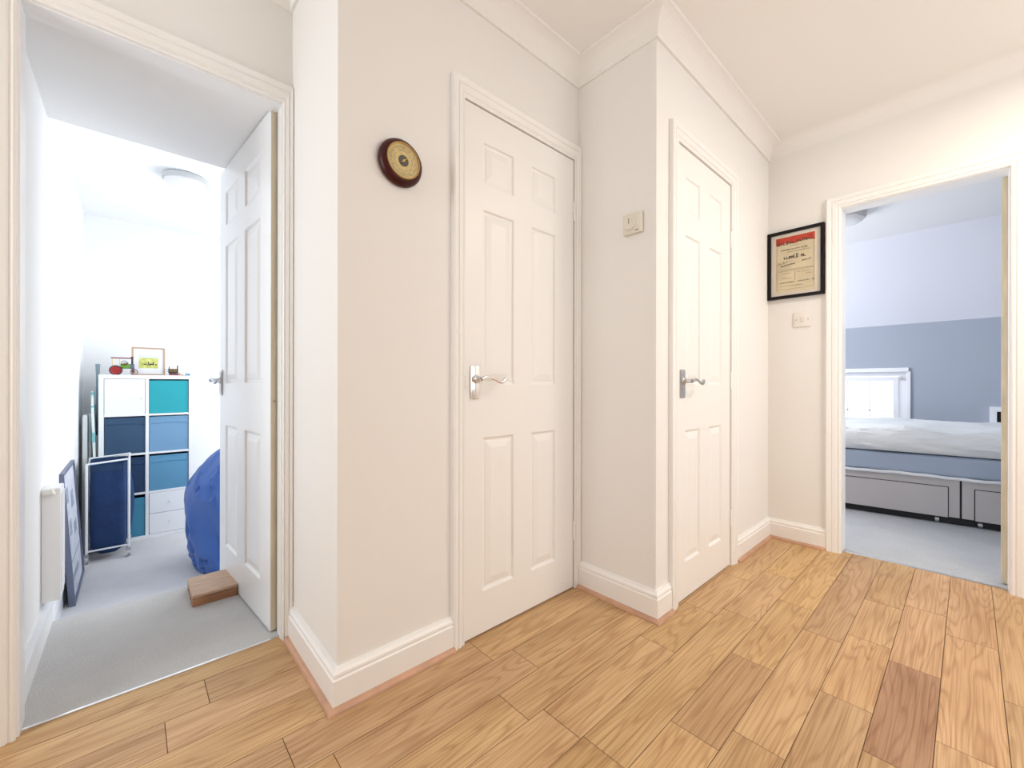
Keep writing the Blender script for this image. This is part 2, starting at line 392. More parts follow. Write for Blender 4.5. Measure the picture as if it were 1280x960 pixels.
walls('wall_study_near', [(.545, 2.35, LF, 2.0, 2.45, 2.52)], M['wall_cool'])
walls('wall_study_right', [(1.9, 2.45, LF, 2.0, 2.9, 2.52), (1.9, 5.0, LF, 2.0, 5.6, 2.52), (1.9, 2.9, LF, 2.0, 5.0, .35), (1.9, 2.9, 2.1, 2.0, 5.0, 2.52)], M['wall_cool'])
struct(MB().box(-.435, 2.45, 2.52, 2.0, 5.6, 2.62).build('ceiling', M['wall_cool']))
# landing skirting
struct(sweep([(-.25, 1.80), (-.25, 2.45)], [(0, .004), (.017, .004), (.017, .095), (.010, .108), (.006, .118), (0, .118)], 'baseboard_landing', M['gloss']))
struct(sweep([(-.335, 2.70), (-.335, 5.5), (1.9, 5.5)], [(0, LF), (.017, LF), (.017, LF+.095), (.008, LF+.118), (0, LF+.118)], 'baseboard_study', M['gloss']))

# bedroom
walls('wall_bedroom_far', [(5.45, -2.0, 0, 5.57, .40, 1.56), (5.45, 1.30, 0, 5.57, 2.2, 1.56), (5.45, .40, 0, 5.57, 1.30, .45), (5.45, .40, 1.085, 5.57, 1.30, 1.56)], M['wall_blue'])
walls('wall_bedroom_side', [(3.05, 2.2, 0, 3.5, 2.3, 2.3), (4.8, 2.2, 0, 5.57, 2.3, 2.3), (3.5, 2.2, 0, 4.8, 2.3, .8), (3.5, 2.2, 2.0, 4.8, 2.3, 2.3)], M['wall_blue'])
walls('wall_bedroom_back', [(3.05, -2.1, 0, 5.57, -2.0, 2.3)], M['wall_blue'])
walls('wall_bedroom_near', [(3.05, .95, 0, 3.15, 2.2, 2.3)], M['slope'])
struct(MB().box(3.05, -2.1, 2.25, 4.95, 2.3, 2.33).build('ceiling', M['wall_cool']))
mb = MB()
x0, z0, x1, z1 = 4.90, 2.255, 5.46, 1.515
for y in (-2.1, 2.3): pass
mb.grid([[(x0, y, z0), (x1, y, z1), (x1+.12, y, z1+.06), (x0+.06, y, z0+.08)] for y in (-2.1, 2.3)], closed=True)
for y in (-2.1, 2.3): mb.quad((x0, y, z0), (x1, y, z1), (x1+.12, y, z1+.06), (x0+.06, y, z0+.08))
struct(mb.build('wall_bedroom_slope', M['slope'], weld=True))
struct(MB().box(3.002, -2.1, -.1, 5.57, 2.3, .003).build('floor', M['carpet_bed']))

# windows
def window(n, y0, y1, z0, z1, x, face, bars=True, wid=.055):
    """window in an x = const wall; face = +1 when the outside is at +x"""
    d = face
    a, b = sorted((x+d*.03, x+d*.085))
    f = MB()
    f.box(a, y0, z0, b, y0+wid, z1).box(a, y1-wid, z0, b, y1, z1).box(a, y0+wid, z0, b, y1-wid, z0+wid).box(a, y0+wid, z1-wid, b, y1-wid, z1)
    o = struct(f.build('window_%d' % n, M['upvc']))
    s = MB(); a2, b2 = sorted((x+d*.02, x+d*.075)); w2 = .04; i = wid+.004
    s.box(a2, y0+i, z0+i, b2, y0+i+w2, z1-i, .004).box(a2, y1-i-w2, z0+i, b2, y1-i, z1-i, .004).box(a2, y0+i+w2, z0+i, b2, y1-i-w2, z0+i+w2, .004).box(a2, y0+i+w2, z1-i-w2, b2, y1-i-w2, z1-i, .004)
    s.build('sash', M['upvc'], o)
    c = x+d*.05
    if bars:
        g = MB()
        for k in range(1, 4):
            yy = y0+i+w2+(y1-y0-2*(i+w2))*k/4
            g.box(c-.003, yy-.005, z0+i+w2, c+.003, yy+.005, z1-i-w2)
        zz = z0+(z1-z0)*.38
        g.box(c-.003, y0+i+w2, zz-.005, c+.003, y1-i-w2, zz+.005)
        g.build('glazing_bar', M['upvc'], o)
    MB().box(c-.002, y0+i+w2-.003, z0+i+w2-.003, c+.002, y1-i-w2+.003, z1-i-w2+.003).build('pane', M['glass'], o)
    return o
w1 = window(1, .40, 1.30, .45, 1.085, 5.45, 1)
MB().box(5.432, .385, 1.072, 5.45, 1.315, 1.112, .004).box(5.436, .372, .45, 5.45, .402, 1.075, .003).box(5.436, 1.298, .45, 5.45, 1.328, 1.075, .003).build('surround', M['upvc'], w1)
MB().box(5.458, .432, .995, 5.470, .446, 1.03, .004).build('window_catch', M['nickel'], w1)
MB().box(5.38, .36, .425, 5.45, 1.34, .45, .005).build('window_sill', M['upvc'], w1)
window(2, .75, 1.65, .7, 2.2, -1.6, -1, bars=False)
window(3, 2.9, 5.0, .35, 2.1, 1.9, 1)
mb = MB(); a, b = 2.23, 2.28
mb.box(3.5, a, .8, 3.56, b, 2.0).box(4.74, a, .8, 4.8, b, 2.0).box(3.56, a, .8, 4.74, b, .86).box(3.56, a, 1.94, 4.74, b, 2.0).box(4.12, a, .86, 4.18, b, 1.94)
w4 = struct(mb.build('window_4', M['upvc']))  # second window, out of view, added to light the bedroom
mb = MB().box(.6, -1.68, .5, .66, -1.63, 2.15).box(2.54, -1.68, .5, 2.6, -1.63, 2.15).box(.66, -1.68, .5, 2.54, -1.63, .56).box(.66, -1.68, 2.09, 2.54, -1.63, 2.15).box(1.57, -1.68, .56, 1.63, -1.63, 2.09)
w5 = struct(mb.build('window_5', M['upvc']))  # unseen window added behind the camera as a large soft source
MB().box(.65, -1.657, .55, 2.55, -1.653, 2.10).build('pane', M['glass'], w5)
MB().box(3.55, 2.252, .85, 4.75, 2.256, 1.95).build('pane', M['glass'], w4)

# ------------------------------------------------------------------ doors
def leaf(w, h, t, cols, rows, name, m, parent=None):
    """six panel leaf, local x 0..w, y 0..t, z 0..h; both faces panelled"""
    mb = MB(); xs = sorted({0, w, *[c for p in cols for c in p]}); zs = sorted({0, h, *[c for p in rows for c in p]})
    for side in (0, 1):
        Y = lambda d: d if side == 0 else t-d
        for i in range(len(xs)-1):
            for j in range(len(zs)-1):
                a, b, c, d = xs[i], xs[i+1], zs[j], zs[j+1]
                if (a, b) in cols and (c, d) in rows:
                    R = []
                    for ins, dep in ((0, 0), (.004, .001), (.009, .008), (.016, .009), (.021, .0065), (.044, .0015)):
                        R.append([(a+ins, Y(dep), c+ins), (b-ins, Y(dep), c+ins), (b-ins, Y(dep), d-ins), (a+ins, Y(dep), d-ins)])
                    mb.grid(R, closed=True); mb.quad(*R[-1])
                else:
                    mb.quad((a, Y(0), c), (b, Y(0), c), (b, Y(0), d), (a, Y(0), d))
    for i in range(len(xs)-1):
        for z in (0, h): mb.quad((xs[i], 0, z), (xs[i+1], 0, z), (xs[i+1], t, z), (xs[i], t, z))
    for j in range(len(zs)-1):
        for x in (0, w): mb.quad((x, 0, zs[j]), (x, 0, zs[j+1]), (x, t, zs[j+1]), (x, t, zs[j]))
    return mb.build(name, m, parent, weld=True)
ROWS = [(.155, .742), (.940, 1.610), (1.702, 1.868)]
def handle(parent, x, z, sgn=1, y=0., out=-1, mname='chrome'):
    """lever on a backplate; sgn = direction of the lever along x, out = direction away from the leaf along y"""
    f = lambda d: y+out*d
    p = MB(); a, b = sorted((f(.0), f(.006)))
    p.box(x-.021, a, z-.062, x+.021, b, z+.062, .003)
    a, b = sorted((f(.006), f(.009)))
    p.box(x-.014, a, z-.052, x+.014, b, z+.052, .0014)
    h = p.build('handle', M[mname], parent, smooth=True)
    q = MB(); zz = z+.012
    q.lathe([(.0001, .006), (.017, .006), (.017, .011), (.012, .016), (.009, .022), (.009, .045), (.0001, .046)], (x, y, zz), (0, out, 0), 20)
    pts = []; rr = []
    for k in range(19):
        s = k/18
        pts.append((x+sgn*(.118*s-.004), f(.046+.004*math.sin(s*PI)), zz+.006*math.sin(s*2*PI*.95)*1.3-.004*s + (.010*(s-.85)/.15 if s > .85 else 0)))
        rr.append(.0085*(1-.45*math.sin(s*PI)**2)*(1.0 if s < .92 else .8))
    q.tube(pts, rr, 12)
    q.build('lever', M[mname], h, smooth=True)
    return h
def hinge(parent, x, z, y=0., mname='white'):
    q = MB()
    for k in range(3): q.cyl((x, y, z-.038+k*.026), (x, y, z-.038+k*.026+.0245), .0052, seg=12)
    q.cyl((x, y, z-.043), (x, y, z-.038), .0035, .0058, 12).cyl((x, y, z+.0395), (x, y, z+.0445), .0058, .0035, 12)
    return q.build('hinge', M[mname], parent, smooth=True)

d1 = struct(empty('door_1', (.900, 1.243, .006)))
leaf(.617, 1.984, .035, [(.082, .246), (.341, .498)], ROWS, 'panelled_leaf', M['white'], d1)
handle(d1, .044, .950)
for z in (1.745, .262): hinge(d1, .6185, z, -.004)
MB().box(-.003, -.0015, .925, -.0002, .012, .975).build('strike_edge', M['steel'], d1)
d2 = struct(empty('door_2', (1.733, .845, .006)))
leaf(.584, 1.984, .035, [(.071, .226), (.322, .478)], ROWS, 'panelled_leaf', M['white'], d2)
handle(d2, .042, .946, mname='nickel')
for z in (1.70, .962, .243): hinge(d2, .5855, z, -.004, 'white')

# open leaf into the left room
v = Vector((.326-.387, 2.50-1.785)); ang = math.atan2(v.y, v.x)
d3 = struct(empty('door_3', (.387, 1.785, .010), ang))
# local x runs from hinge to free edge, local +y faces the left (-x world)
T = .034
lf = leaf(.742, 1.984, T, [(.122, .335), (.442, .645)], ROWS, 'panelled_leaf', M['gloss'], d3); lf.location = (0, -T, 0)
MB().box(-.0015, -T+.001, 0.001, 0, -.001, 1.983).build('leaf_edge', M['rawedge'], d3)
handle(d3, .706, .944, sgn=-1, y=0., out=1, mname='nickel')
handle(d3, .706, .944, sgn=-1, y=-T, out=-1, mname='nickel')
MB().cyl((-.004, -T*.35, .873), (-.0014, -T*.35, .873), .0045, seg=12).build('screw', M['steel'], d3)
# open leaf into the bedroom
d4 = struct(empty('door_4', (3.056, -.120, .008), math.radians(-14)))
lf = leaf(.62, 1.93, .035, [(.10, .26), (.36, .52)], [(.15, .70), (.90, 1.56), (1.65, 1.82)], 'panelled_leaf', M['gloss'], d4); lf.location = (0, -.0175, 0)
MB().box(-.0015, -.0165, .001, 0, .0165, 1.929).build('leaf_edge', M['rawedge'], d4)
MB().cyl((-.004, -.008, .905), (-.0014, -.008, .905), .0045, seg=12).build('screw', M['steel'], d4)

# ------------------------------------------------------------------ hall things
b = tag(empty('barometer', (.640, 1.2505, 1.663)), 'round dark mahogany wall barometer with a gold dial left of the closed doors', 'barometer')
AX = (0, -1, 0)
MB().lathe([(.0001, 0), (.070, 0), (.0745, .006), (.0755, .014), (.072, .023), (.064, .030), (.0565, .033), (.055, .0305), (.0001, .0305)], (0, 0, 0), AX, 56).build('case', M['mahog'], b, smooth=True)
MB().lathe([(.0555, .0300), (.0575, .0345), (.0555, .0360), (.0530, .0340), (.0530, .0300)], (0, 0, 0), AX, 56).build('bezel', M['brass'], b, smooth=True)
dl = MB().lathe([(.0001, .0312), (.0532, .0312)], (0, 0, 0), AX, 56).build('dial', M['dial'], b)
t = MB()
for k in range(72):
    a = math.radians(k*5); r0 = .041 if k % 6 else .038; r1 = .0445
    ca, sa = math.cos(a), math.sin(a); w_ = .0007 if k % 6 else .0014
    t.quad(*[(r*ca+s*w_*sa, -.0316, r*sa-s*w_*ca) for r, s in ((r0, -1), (r1, -1), (r1, 1), (r0, 1))])
t.lathe([(.0460, .0316), (.0472, .0316)], (0, 0, 0), AX, 56); t.lathe([(.0300, .0316), (.0306, .0316)], (0, 0, 0), AX, 56); t.lathe([(.0368, .0316), (.0373, .0316)], (0, 0, 0), AX, 56)
random.seed(3)
for k in range(46):   # fine lettering ring
    a = math.radians(k*360/46+random.uniform(-1, 1)); r0 = .0300; r1 = r0+random.uniform(.002, .0045); ca, sa = math.cos(a), math.sin(a); w_ = .0010
    if k % 9 < 7: t.quad(*[(r*ca+s*w_*sa, -.0316, r*sa-s*w_*ca) for r, s in ((r0, -1), (r1, -1), (r1, 1), (r0, 1))])
t.build('scale_marks', M['ink2'], dl)
MB().lathe([(.0001, .0318), (.0170, .0318), (.0175, .0325), (.0001, .0325)], (0, 0, 0), AX, 32).build('centre_mechanism', M['ink'], dl)
MB().box(-.0008, -.0345, -.012, .0008, -.0338, .034).box(-.0035, -.0350, -.0035, .0035, -.0338, .0035).xf(Matrix.Rotation(math.radians(50), 4, 'Y')).build('pointer', M['brass'], dl)
MB().lathe([(.0001, .0352), (.0535, .0352), (.0535, .0348), (.0001, .0348)], (0, 0, 0), AX, 48).build('glass', M['glass'], b)

th = tag(empty('thermostat', (1.56, .949, 1.622)), 'small square off-white room thermostat with a round dial between the two closed doors', 'thermostat')
MB().box(-.022, -.043, -.043, 0, .043, .043, .004).build('housing', M['plastic'], th, smooth=True)
MB().lathe([(.0001, .020), (.026, .020), (.0275, .024), (.0255, .030), (.024, .032), (.0001, .032)], (0, .008, -.003), (-1, 0, 0), 36).build('dial', M['plastic'], th, smooth=True)
MB().box(-.0335, .0065, -.003, -.0318, .0095, .018).build('dial_mark', M['ink2'], th)
MB().box(-.0235, -.032, -.036, -.0218, -.016, -.032).build('switch_slot', M['ink2'], th)

# framed notice on wall_right
p = tag(empty('framed_notice', (2.95, .704, 1.678)), 'black framed old printed notice with a red heading left of the bedroom doorway', 'framed print')
hw, hh, fw_ = .1435, .2055, .0175
MB().box(-.024, -hw, hh-fw_, 0, hw, hh, .0015).box(-.024, -hw, -hh, 0, hw, -hh+fw_, .0015).box(-.024, -hw, -hh+fw_, 0, -hw+fw_, hh-fw_, .0015).box(-.024, hw-fw_, -hh+fw_, 0, hw, hh-fw_, .0015).build('frame', M['frame_black'], p)
MB().box(-.012, -hw+fw_, -hh+fw_, -.002, hw-fw_, hh-fw_).build('mount', M['mount'], p)
pp = MB().box(-.0130, -.098, -.168, -.0121, .100, .168).build('notice_sheet', M['paper'], p)
rd = MB(); X = -.0134
R_ = [(-.0985, .166), (.0995, .166), (.0995, .118)]
pts = []
for k in range(21):
    yy = .0995-k*.0099; zz = .122+.012*math.sin((k-10)/10*PI)*(1 if k > 10 else -.8)-.004*abs(math.sin(k*1.3))
    pts.append((yy, zz))
rd.bm.faces.new([rd.bm.verts.new((X, yy, zz)) for yy, zz in [(-.0985, .166), (.0995, .166)]+pts])
rd.build('red_heading', M['paper_red'], pp)
def strokes(mb, y0, z, w, h, seed, dens=1., slant=0, x=-.0138):
    """row of short letter-like strokes, running from the viewer's left (high y) to right"""
    r = random.Random(seed); yy = y0; s = h*.16
    while yy > y0-w:
        hgt = h*r.choice((.6, .62, .65, 1.)); zz = z+slant*(y0-yy)
        k = r.random()
        if k < .07: yy -= h*.5; continue
        mb.quad((x, yy, zz), (x, yy-s, zz), (x, yy-s, zz+hgt), (x, yy, zz+hgt))
        if k < .7:
            mb.quad((x, yy-s, zz+hgt-s), (x, yy-h*.45, zz+hgt-s), (x, yy-h*.45, zz+hgt), (x, yy-s, zz+hgt))
            mb.quad((x, yy-h*.45+s, zz), (x, yy-h*.45, zz), (x, yy-h*.45, zz+hgt), (x, yy-h*.45+s, zz+hgt))
        if k > .5: mb.quad((x, yy-s, zz), (x, yy-h*.45, zz), (x, yy-h*.45, zz+s), (x, yy-s, zz+s))
        yy -= h*.68/dens
k = MB()
strokes(k, .090, .119, .085, .024, 1, 1.1, .03); strokes(k, -.008, .124, .085, .024, 2, 1.1, .03)
strokes(k, .075, .086, .135, .008, 3); strokes(k, .040, .072, .115, .005, 4)
strokes(k, .058, .033, .110, .024, 5, 1.3)
k.build('printed_lettering', M['ink'], pp)
k = MB()
strokes(k, .030, .108, .06, .006, 6); 
strokes(k, .090, .004, .060, .011, 7, 1.7, .15); strokes(k, .075, -.012, .075, .010, 8, 1.9, .12); strokes(k, -.035, .006, .045, .011, 9, 1.5, .1)
for z_ in (-.033, -.040): k.box(-.0139, -.090, z_, -.0131, .088, z_+.0014)
for q_, (yy, ww) in enumerate(((.075, .05), (-.01, .07))): strokes(k, yy, -.055, ww, .005, 20+q_)
strokes(k, .070, -.085, .05, .006, 11); strokes(k, -.055, -.072, .03, .006, 12)
strokes(k, .075, -.112, .068, .008, 13, 1.4); strokes(k, -.012, -.112, .058, .007, 14, 1.4); strokes(k, -.078, -.115, .012, .018, 15)
strokes(k, .078, -.134, .120, .006, 16)
k.box(-.0139, -.0005, -.100, -.0131, .0008, -.040)
for y_ in (-.093, .0935): k.box(-.0139, y_, -.150, -.0131, y_+.001, .110)
k.box(-.0139, -.093, -.151, -.0131, .0945, -.150)
k.build('handwriting_and_rules', M['ink2'], pp)

# double switch plate
s = tag(empty('blank_wall_plate', (2.95, .669, 1.336)), 'cream square wall plate with two screws below the black framed notice', 'wall plate')
MB().box(-.008, -.043, -.043, 0, .043, .043, .003).build('plate', M['plastic_w'], s, smooth=True)
for y_ in (-.030, .030): MB().cyl((-.0092, y_, 0), (-.0078, y_, 0), .0036, seg=14).build('screw', M['steel'], s)
MB().box(-.0105, -.010, -.014, -.0078, .010, .014, .002).build('centre_boss', M['plastic'], s)

s = tag(empty('light_switch', (-.25, 1.868, 1.34)), 'white rocker light switch on the narrow wall inside the left doorway', 'light switch')
MB().box(0, -.043, -.043, .009, .043, .043, .003).build('plate', M['gloss'], s, smooth=True)
MB().box(.008, -.012, -.018, .014, .012, .018, .002).build('rocker', M['plastic_w'], s, smooth=True)

# hall ceiling lamp (overhead, beyond the top of the picture)
def disc_lamp(name, loc, r, label, on=False):
    e = tag(empty(name, loc), label, 'ceiling light')
    MB().lathe([(.0001, 0), (r*.93, 0), (r*.96, .004), (r, .010), (r, .038), (r*.95, .042), (.0001, .042)], (0, 0, 0), (0, 0, -1), 56).build('base_ring', M['lampbase'], e, smooth=True)
    MB().lathe([(r*.93, .042), (r*.93, .050), (r*.85, .060), (r*.6, .069), (r*.3, .073), (.0001, .074)], (0, 0, 0), (0, 0, -1), 56).build('diffuser', M['lamp_on'] if on else M['lamp'], e, smooth=True)
    return e
disc_lamp('ceiling_light', (.30, 4.03, 2.52), .142, 'round flush ceiling light in the room through the left doorway')
disc_lamp('ceiling_light', (4.03, .66, 2.25), .145, 'round flush ceiling light in the bedroom, half hidden by the door frame')

# ------------------------------------------------------------------ left room things
bx = tag(empty('wooden_box', (.268, 2.312, .004)), 'low flat reddish wooden box used as a doorstop beside the open panelled door', 'box')
MB().box(-.080, -.107, 0, .080, .107, .034, .002).build('body', M['box_wood'], bx)
MB().box(-.081, -.108, .0355, .081, .108, .050, .003).build('lid', M['box_lid'], bx)
for y_ in (-.05, .05): MB().cyl((-.0815, y_, .018), (-.080, y_, .018), .004, seg=10).build('screw', M['ink'], bx)

rad = tag(empty('panel_radiator', (-.25, 2.37, .10)), 'slim white wall radiator at the end of the landing beyond the left doorway', 'radiator')
MB().box(.0, -.055, .03, .050, .055, .455, .006).build('panel', M['gloss'], rad, smooth=True)
mb = MB()
for k_ in range(3): mb.box(.0495, -.045+.033*k_, .06, .053, -.025+.033*k_, .435, .0015)
mb.build('fins', M['gloss'], rad)
MB().tube([(.0, -.045, .435), (.012, -.060, .440), (.034, -.066, .446)], [.010, .013, .012], 14).build('valve_cap', M['plastic_w'], rad, smooth=True)

# bookcase
BX, BY = -.215, 5.0; BW, BD, BH = .637, .39, 1.475
bc = tag(empty('cube_bookcase', (BX, BY, LF)), 'tall white eight-cube bookcase against the far wall of the left room', 'bookcase')
o_ = .033; mid0, mid1 = .302, .326
mb = MB().box(0, 0, 0, o_, BD, BH, .001).box(BW-.026, 0, 0, BW, BD, BH, .001).box(o_, 0, BH-.035, BW-.026, BD, BH, .001).box(o_, 0, 0, BW-.026, BD, .030, .001)
mb.build('carcass', M['laminate'], bc)
MB().box(mid0, .001, .030, mid1, BD-.006, BH-.035).build('upright', M['laminate'], bc)
SH = [.405, .760, 1.108]
for z in SH:
    MB().box(o_, .001, z, mid0, BD-.006, z+.018).box(mid1, .001, z, BW-.026, BD-.006, z+.018).build('shelf', M['laminate'], bc)
MB().box(o_, BD-.006, .030, BW-.026, BD, BH-.035).build('back_panel', M['laminate'], bc)
dr = MB().box(o_+.003, -.002, 1.110, mid0-.003, .016, BH-.038, .0015).build('door', M['laminate'], bc)
MB().lathe([(.0001, 0), (.0045, 0), (.004, .010), (.008, .016), (.006, .021), (.0001, .022)], (mid0-.022, -.002, 1.27), (0, -1, 0), 16).build('knob', M['plastic_w'], dr, smooth=True)
for z0_, z1_ in ((.033, .214), (.218, .402)):
    d = MB().box(mid1+.003, .001, z0_, BW-.029, .30, z1_, .0015).build('drawer', M['laminate'], bc)
    MB().lathe([(.0001, 0), (.0045, 0), (.004, .010), (.008, .016), (.006, .021), (.0001, .022)], ((mid1+BW-.026)/2, .001, (z0_+z1_)/2), (0, -1, 0), 16).build('knob', M['plastic_w'], d, smooth=True)
def bin_(col, row, mname, label, h=.318, seam=True, inset=.004):
    """fabric storage box; row 0 = top"""
    xa, xb = ((o_+.004, mid0-.004), (mid1+.004, BW-.030))[col]
    zb = ([1.126, .778, .423, .030][row])
    e = tag(empty('storage_box', (BX+(xa+xb)/2, BY+.18, LF+zb)), label, 'storage box', 'fabric storage boxes in the bookcase')
    w = (xb-xa)/2
    rows = []
    for j in range(11):
        z = .0015+h*j/10; r = []
        for i in range(13):
            x = -w+2*w*i/12
            r.append((x, -.176+inset-.004*math.sin(PI*i/12)*math.sin(PI*j/10), z))
        rows.append(r)
    m_ = MB().grid(rows); m_.grid([[(-w, -.176+inset, .0015), (-w, -.176+inset, h+.0015)], [(-w, .17, .0015), (-w, .17, h+.0015)]]); m_.grid([[(w, -.176+inset, .0015), (w, -.176+inset, h+.0015)], [(w, .17, .0015), (w, .17, h+.0015)]])
    m_.quad((-w, .17, .0015), (w, .17, .0015), (w, .17, h+.0015), (-w, .17, h+.0015)); m_.quad((-w, -.176+inset, .0015), (w, -.176+inset, .0015), (w, .17, .0015), (-w, .17, .0015))
    m_.build('fabric_box', M[mname], e, smooth=True)
    if seam:
        q = MB()
        pts = [(-w+.004+(2*w-.008)*i/16, -.1785+inset-.003*math.sin(PI*i/16), h-.062+.010*math.sin(PI*i/16)) for i in range(17)]
        q.tube(pts, .0028, 6)
        q.box(-w+.002, -.1785+inset, h-.012, w-.002, -.172+inset, h, .002)
        q.build('handle_band', M[mname], e, smooth=True)
    return e
bin_(1, 0, 'teal', 'plain bright teal storage box in the top right cube of the bookcase', h=.300, seam=False)
bin_(0, 1, 'navy', 'navy fabric storage box in the second left cube, directly below the white cube door')
bin_(1, 1, 'ltblue', 'light blue fabric storage box in the second right cube, directly below the teal box')
bin_(0, 2, 'navy2', 'darkest navy storage box in the third left cube, half hidden by the laundry cart', h=.316)
bin_(1, 2, 'midblue', 'mid blue fabric storage box in the third right cube, just above the two small drawers', h=.316)
bin_(0, 3, 'tealblue', 'petrol blue storage box in the bottom left cube behind the laundry cart', h=.345)

# things on the bookcase
TZ = LF+BH
def spoked(mb, c, r, w, n, seg=28, rim=.12):
    x, y, z = c
    mb.lathe([(r*(1-rim), -w/2), (r, -w/2), (r, w/2), (r*(1-rim), w/2), (r*(1-rim), -w/2)], c, (0, 1, 0), seg)
    mb.cyl((x, y-w*.6, z), (x, y+w*.6, z), r*.17, seg=12)
    for k in range(n):
        a = 2*PI*k/n
        mb.cyl((x, y, z), (x+math.cos(a)*r*(1-rim*.5), y, z+math.sin(a)*r*(1-rim*.5)), r*.035, seg=6)
te = tag(empty('model_traction_engine', (-.048, 5.13, TZ), math.radians(0)), 'toy traction engine with red wheels, green boiler and flat canopy on the bookcase top', 'model engine')
for sy in (-.034, .034):
    q = MB(); spoked(q, (-.062, sy, .042), .042, .020, 10, rim=.25); q.lathe([(.0001, -.003), (.030, -.003), (.030, .003), (.0001, .003)], (-.062, sy, .042), (0, 1, 0), 24)
    q.build('rear_wheel', M['red'], te, smooth=True)
    q = MB(); q.lathe([(.0355, -.0125), (.0440, -.0125), (.0440, .0125), (.0355, .0125), (.0355, -.0125)], (-.062, sy, .042), (0, 1, 0), 28); q.build('tyre', M['tyre'], te, smooth=True)
for sy in (-.022, .022):
    q = MB(); spoked(q, (.058, sy, .027), .027, .014, 8, rim=.18); q.build('front_wheel', M['canopy'], te, smooth=True)
MB().box(-.075, -.022, .030, -.020, .022, .072, .002).build('chassis', M['dark'], te)
MB().cyl((-.062, -.05, .042), (-.062, .05, .042), .003).build('axle', M['dark'], te); MB().cyl((.058, -.03, .027), (.058, .03, .027), .003).build('axle', M['dark'], te)
MB().cyl((-.032, 0, .078), (.032, 0, .078), .021, seg=24).build('boiler', M['green'], te, smooth=True)
MB().cyl((.032, 0, .078), (.060, 0, .078), .022, seg=24).cyl((.034, 0, .078), (.037, 0, .078), .0235, seg=24).box(.040, -.012, .025, .062, .012, .06).build('smokebox', M['slate'], te, smooth=True)
MB().cyl((.046, 0, .095), (.046, 0, .158), .0075, .0065, 16).cyl((.046, 0, .158), (.046, 0, .166), .0095, .010, 16).build('chimney', M['dark'], te, smooth=True)
q = MB(); spoked(q, (-.006, -.030, .108), .021, .007, 5, rim=.18); q.build('flywheel', M['dark'], te, smooth=True)
MB().cyl((-.004, 0, .10), (.020, 0, .106), .009, seg=14).box(-.03, -.014, .096, .012, .014, .104, .002).build('cylinder_block', M['brass'], te, smooth=True)
MB().box(-.094, -.036, .148, .040, .036, .157, .003).build('canopy', M['canopy'], te)
for x_, y_ in ((-.084, -.03), (-.084, .03), (-.036, -.03), (-.036, .03)):
    MB().cyl((x_, y_, .055), (x_, y_, .149), .0018, seg=8).build('canopy_post', M['brass'], te)

fp = tag(empty('framed_picture', (.112, 5.20, TZ)), 'small light wood framed landscape painting standing in the middle of the bookcase top', 'framed picture')
fw2, fh2, ft = .119, .262, .013
MB().box(-fw2, 0, 0, fw2, .016, ft, .001).box(-fw2, 0, fh2-ft, fw2, .016, fh2, .001).box(-fw2, 0, ft, -fw2+ft, .016, fh2-ft, .001).box(fw2-ft, 0, ft, fw2, .016, fh2-ft, .001).build('frame', M['pine'], fp)
MB().box(-fw2+ft, .006, ft, fw2-ft, .012, fh2-ft).build('mount', M['upvc'], fp)
pa = MB().box(-.068, .0045, .068, .068, .0058, .190).build('painting', M['grass'], fp)
MB().box(-.068, .0038, .165, .068, .0046, .190).build('painted_sky', M['skyp'], pa)
q = MB()
for x_, z_, w_, h_ in ((-.035, .100, .022, .008), (-.005, .100, .006, .030), (.004, .100, .028, .012), (.030, .098, .008, .028), (.044, .098, .018, .010), (-.015, .094, .030, .004)):
    q.box(x_, .0034, z_, x_+w_, .0044, z_+h_)
q.build('painted_figures', M['dark'], pa)

e2 = tag(empty('model_stationary_engine', (.318, 5.13, TZ)), 'small brass and black toy steam engine on a red base right of the framed picture', 'model engine')
MB().box(-.095, -.025, 0, .060, .025, .006, .001).build('base_plate', M['red'], e2)
MB().box(-.062, -.020, .006, .012, .020, .016, .001).build('plinth', M['canopy'], e2)
MB().cyl((-.062, 0, .046), (-.002, 0, .046), .020, seg=20).build('boiler', M['bronze'], e2, smooth=True)
q = MB()
for x_ in (-.066, -.036, -.004): q.cyl((x_, 0, .046), (x_+.005, 0, .046), .0215, seg=20)
q.box(-.060, -.019, .014, -.006, .019, .034, .001)
q.build('boiler_bands', M['dark'], e2, smooth=True)
MB().cyl((.002, 0, .016), (.002, 0, .098), .006, .004, 12).build('chimney', M['dark'], e2, smooth=True); MB().cyl((-.060, 0, .06), (-.060, 0, .088), .003, seg=10).build('whistle', M['dark'], e2, smooth=True)
q = MB(); spoked(q, (-.075, -.018, .040), .022, .007, 6); q.build('flywheel', M['mahog'], e2, smooth=True)
MB().cyl((.020, 0, .006), (.020, 0, .030), .005, seg=12).box(.030, -.006, .006, .045, .006, .014).build('cylinder', M['brass'], e2, smooth=True)

e3 = tag(empty('model_workbench', (.398, 5.11, TZ)), 'tiny grey-green toy machine at the right end of the bookcase top', 'model toy')
MB().box(-.020, -.014, 0, .016, .014, .016, .001).build('cabinet', M['tealblue'], e3)
MB().box(-.022, -.016, .022, .018, .016, .027).cyl((-.012, 0, .016), (-.012, 0, .022), .004).cyl((.008, 0, .016), (.008, 0, .022), .004).cyl((-.004, 0, .027), (-.004, 0, .038), .003).build('machine_head', M['nickel'], e3)

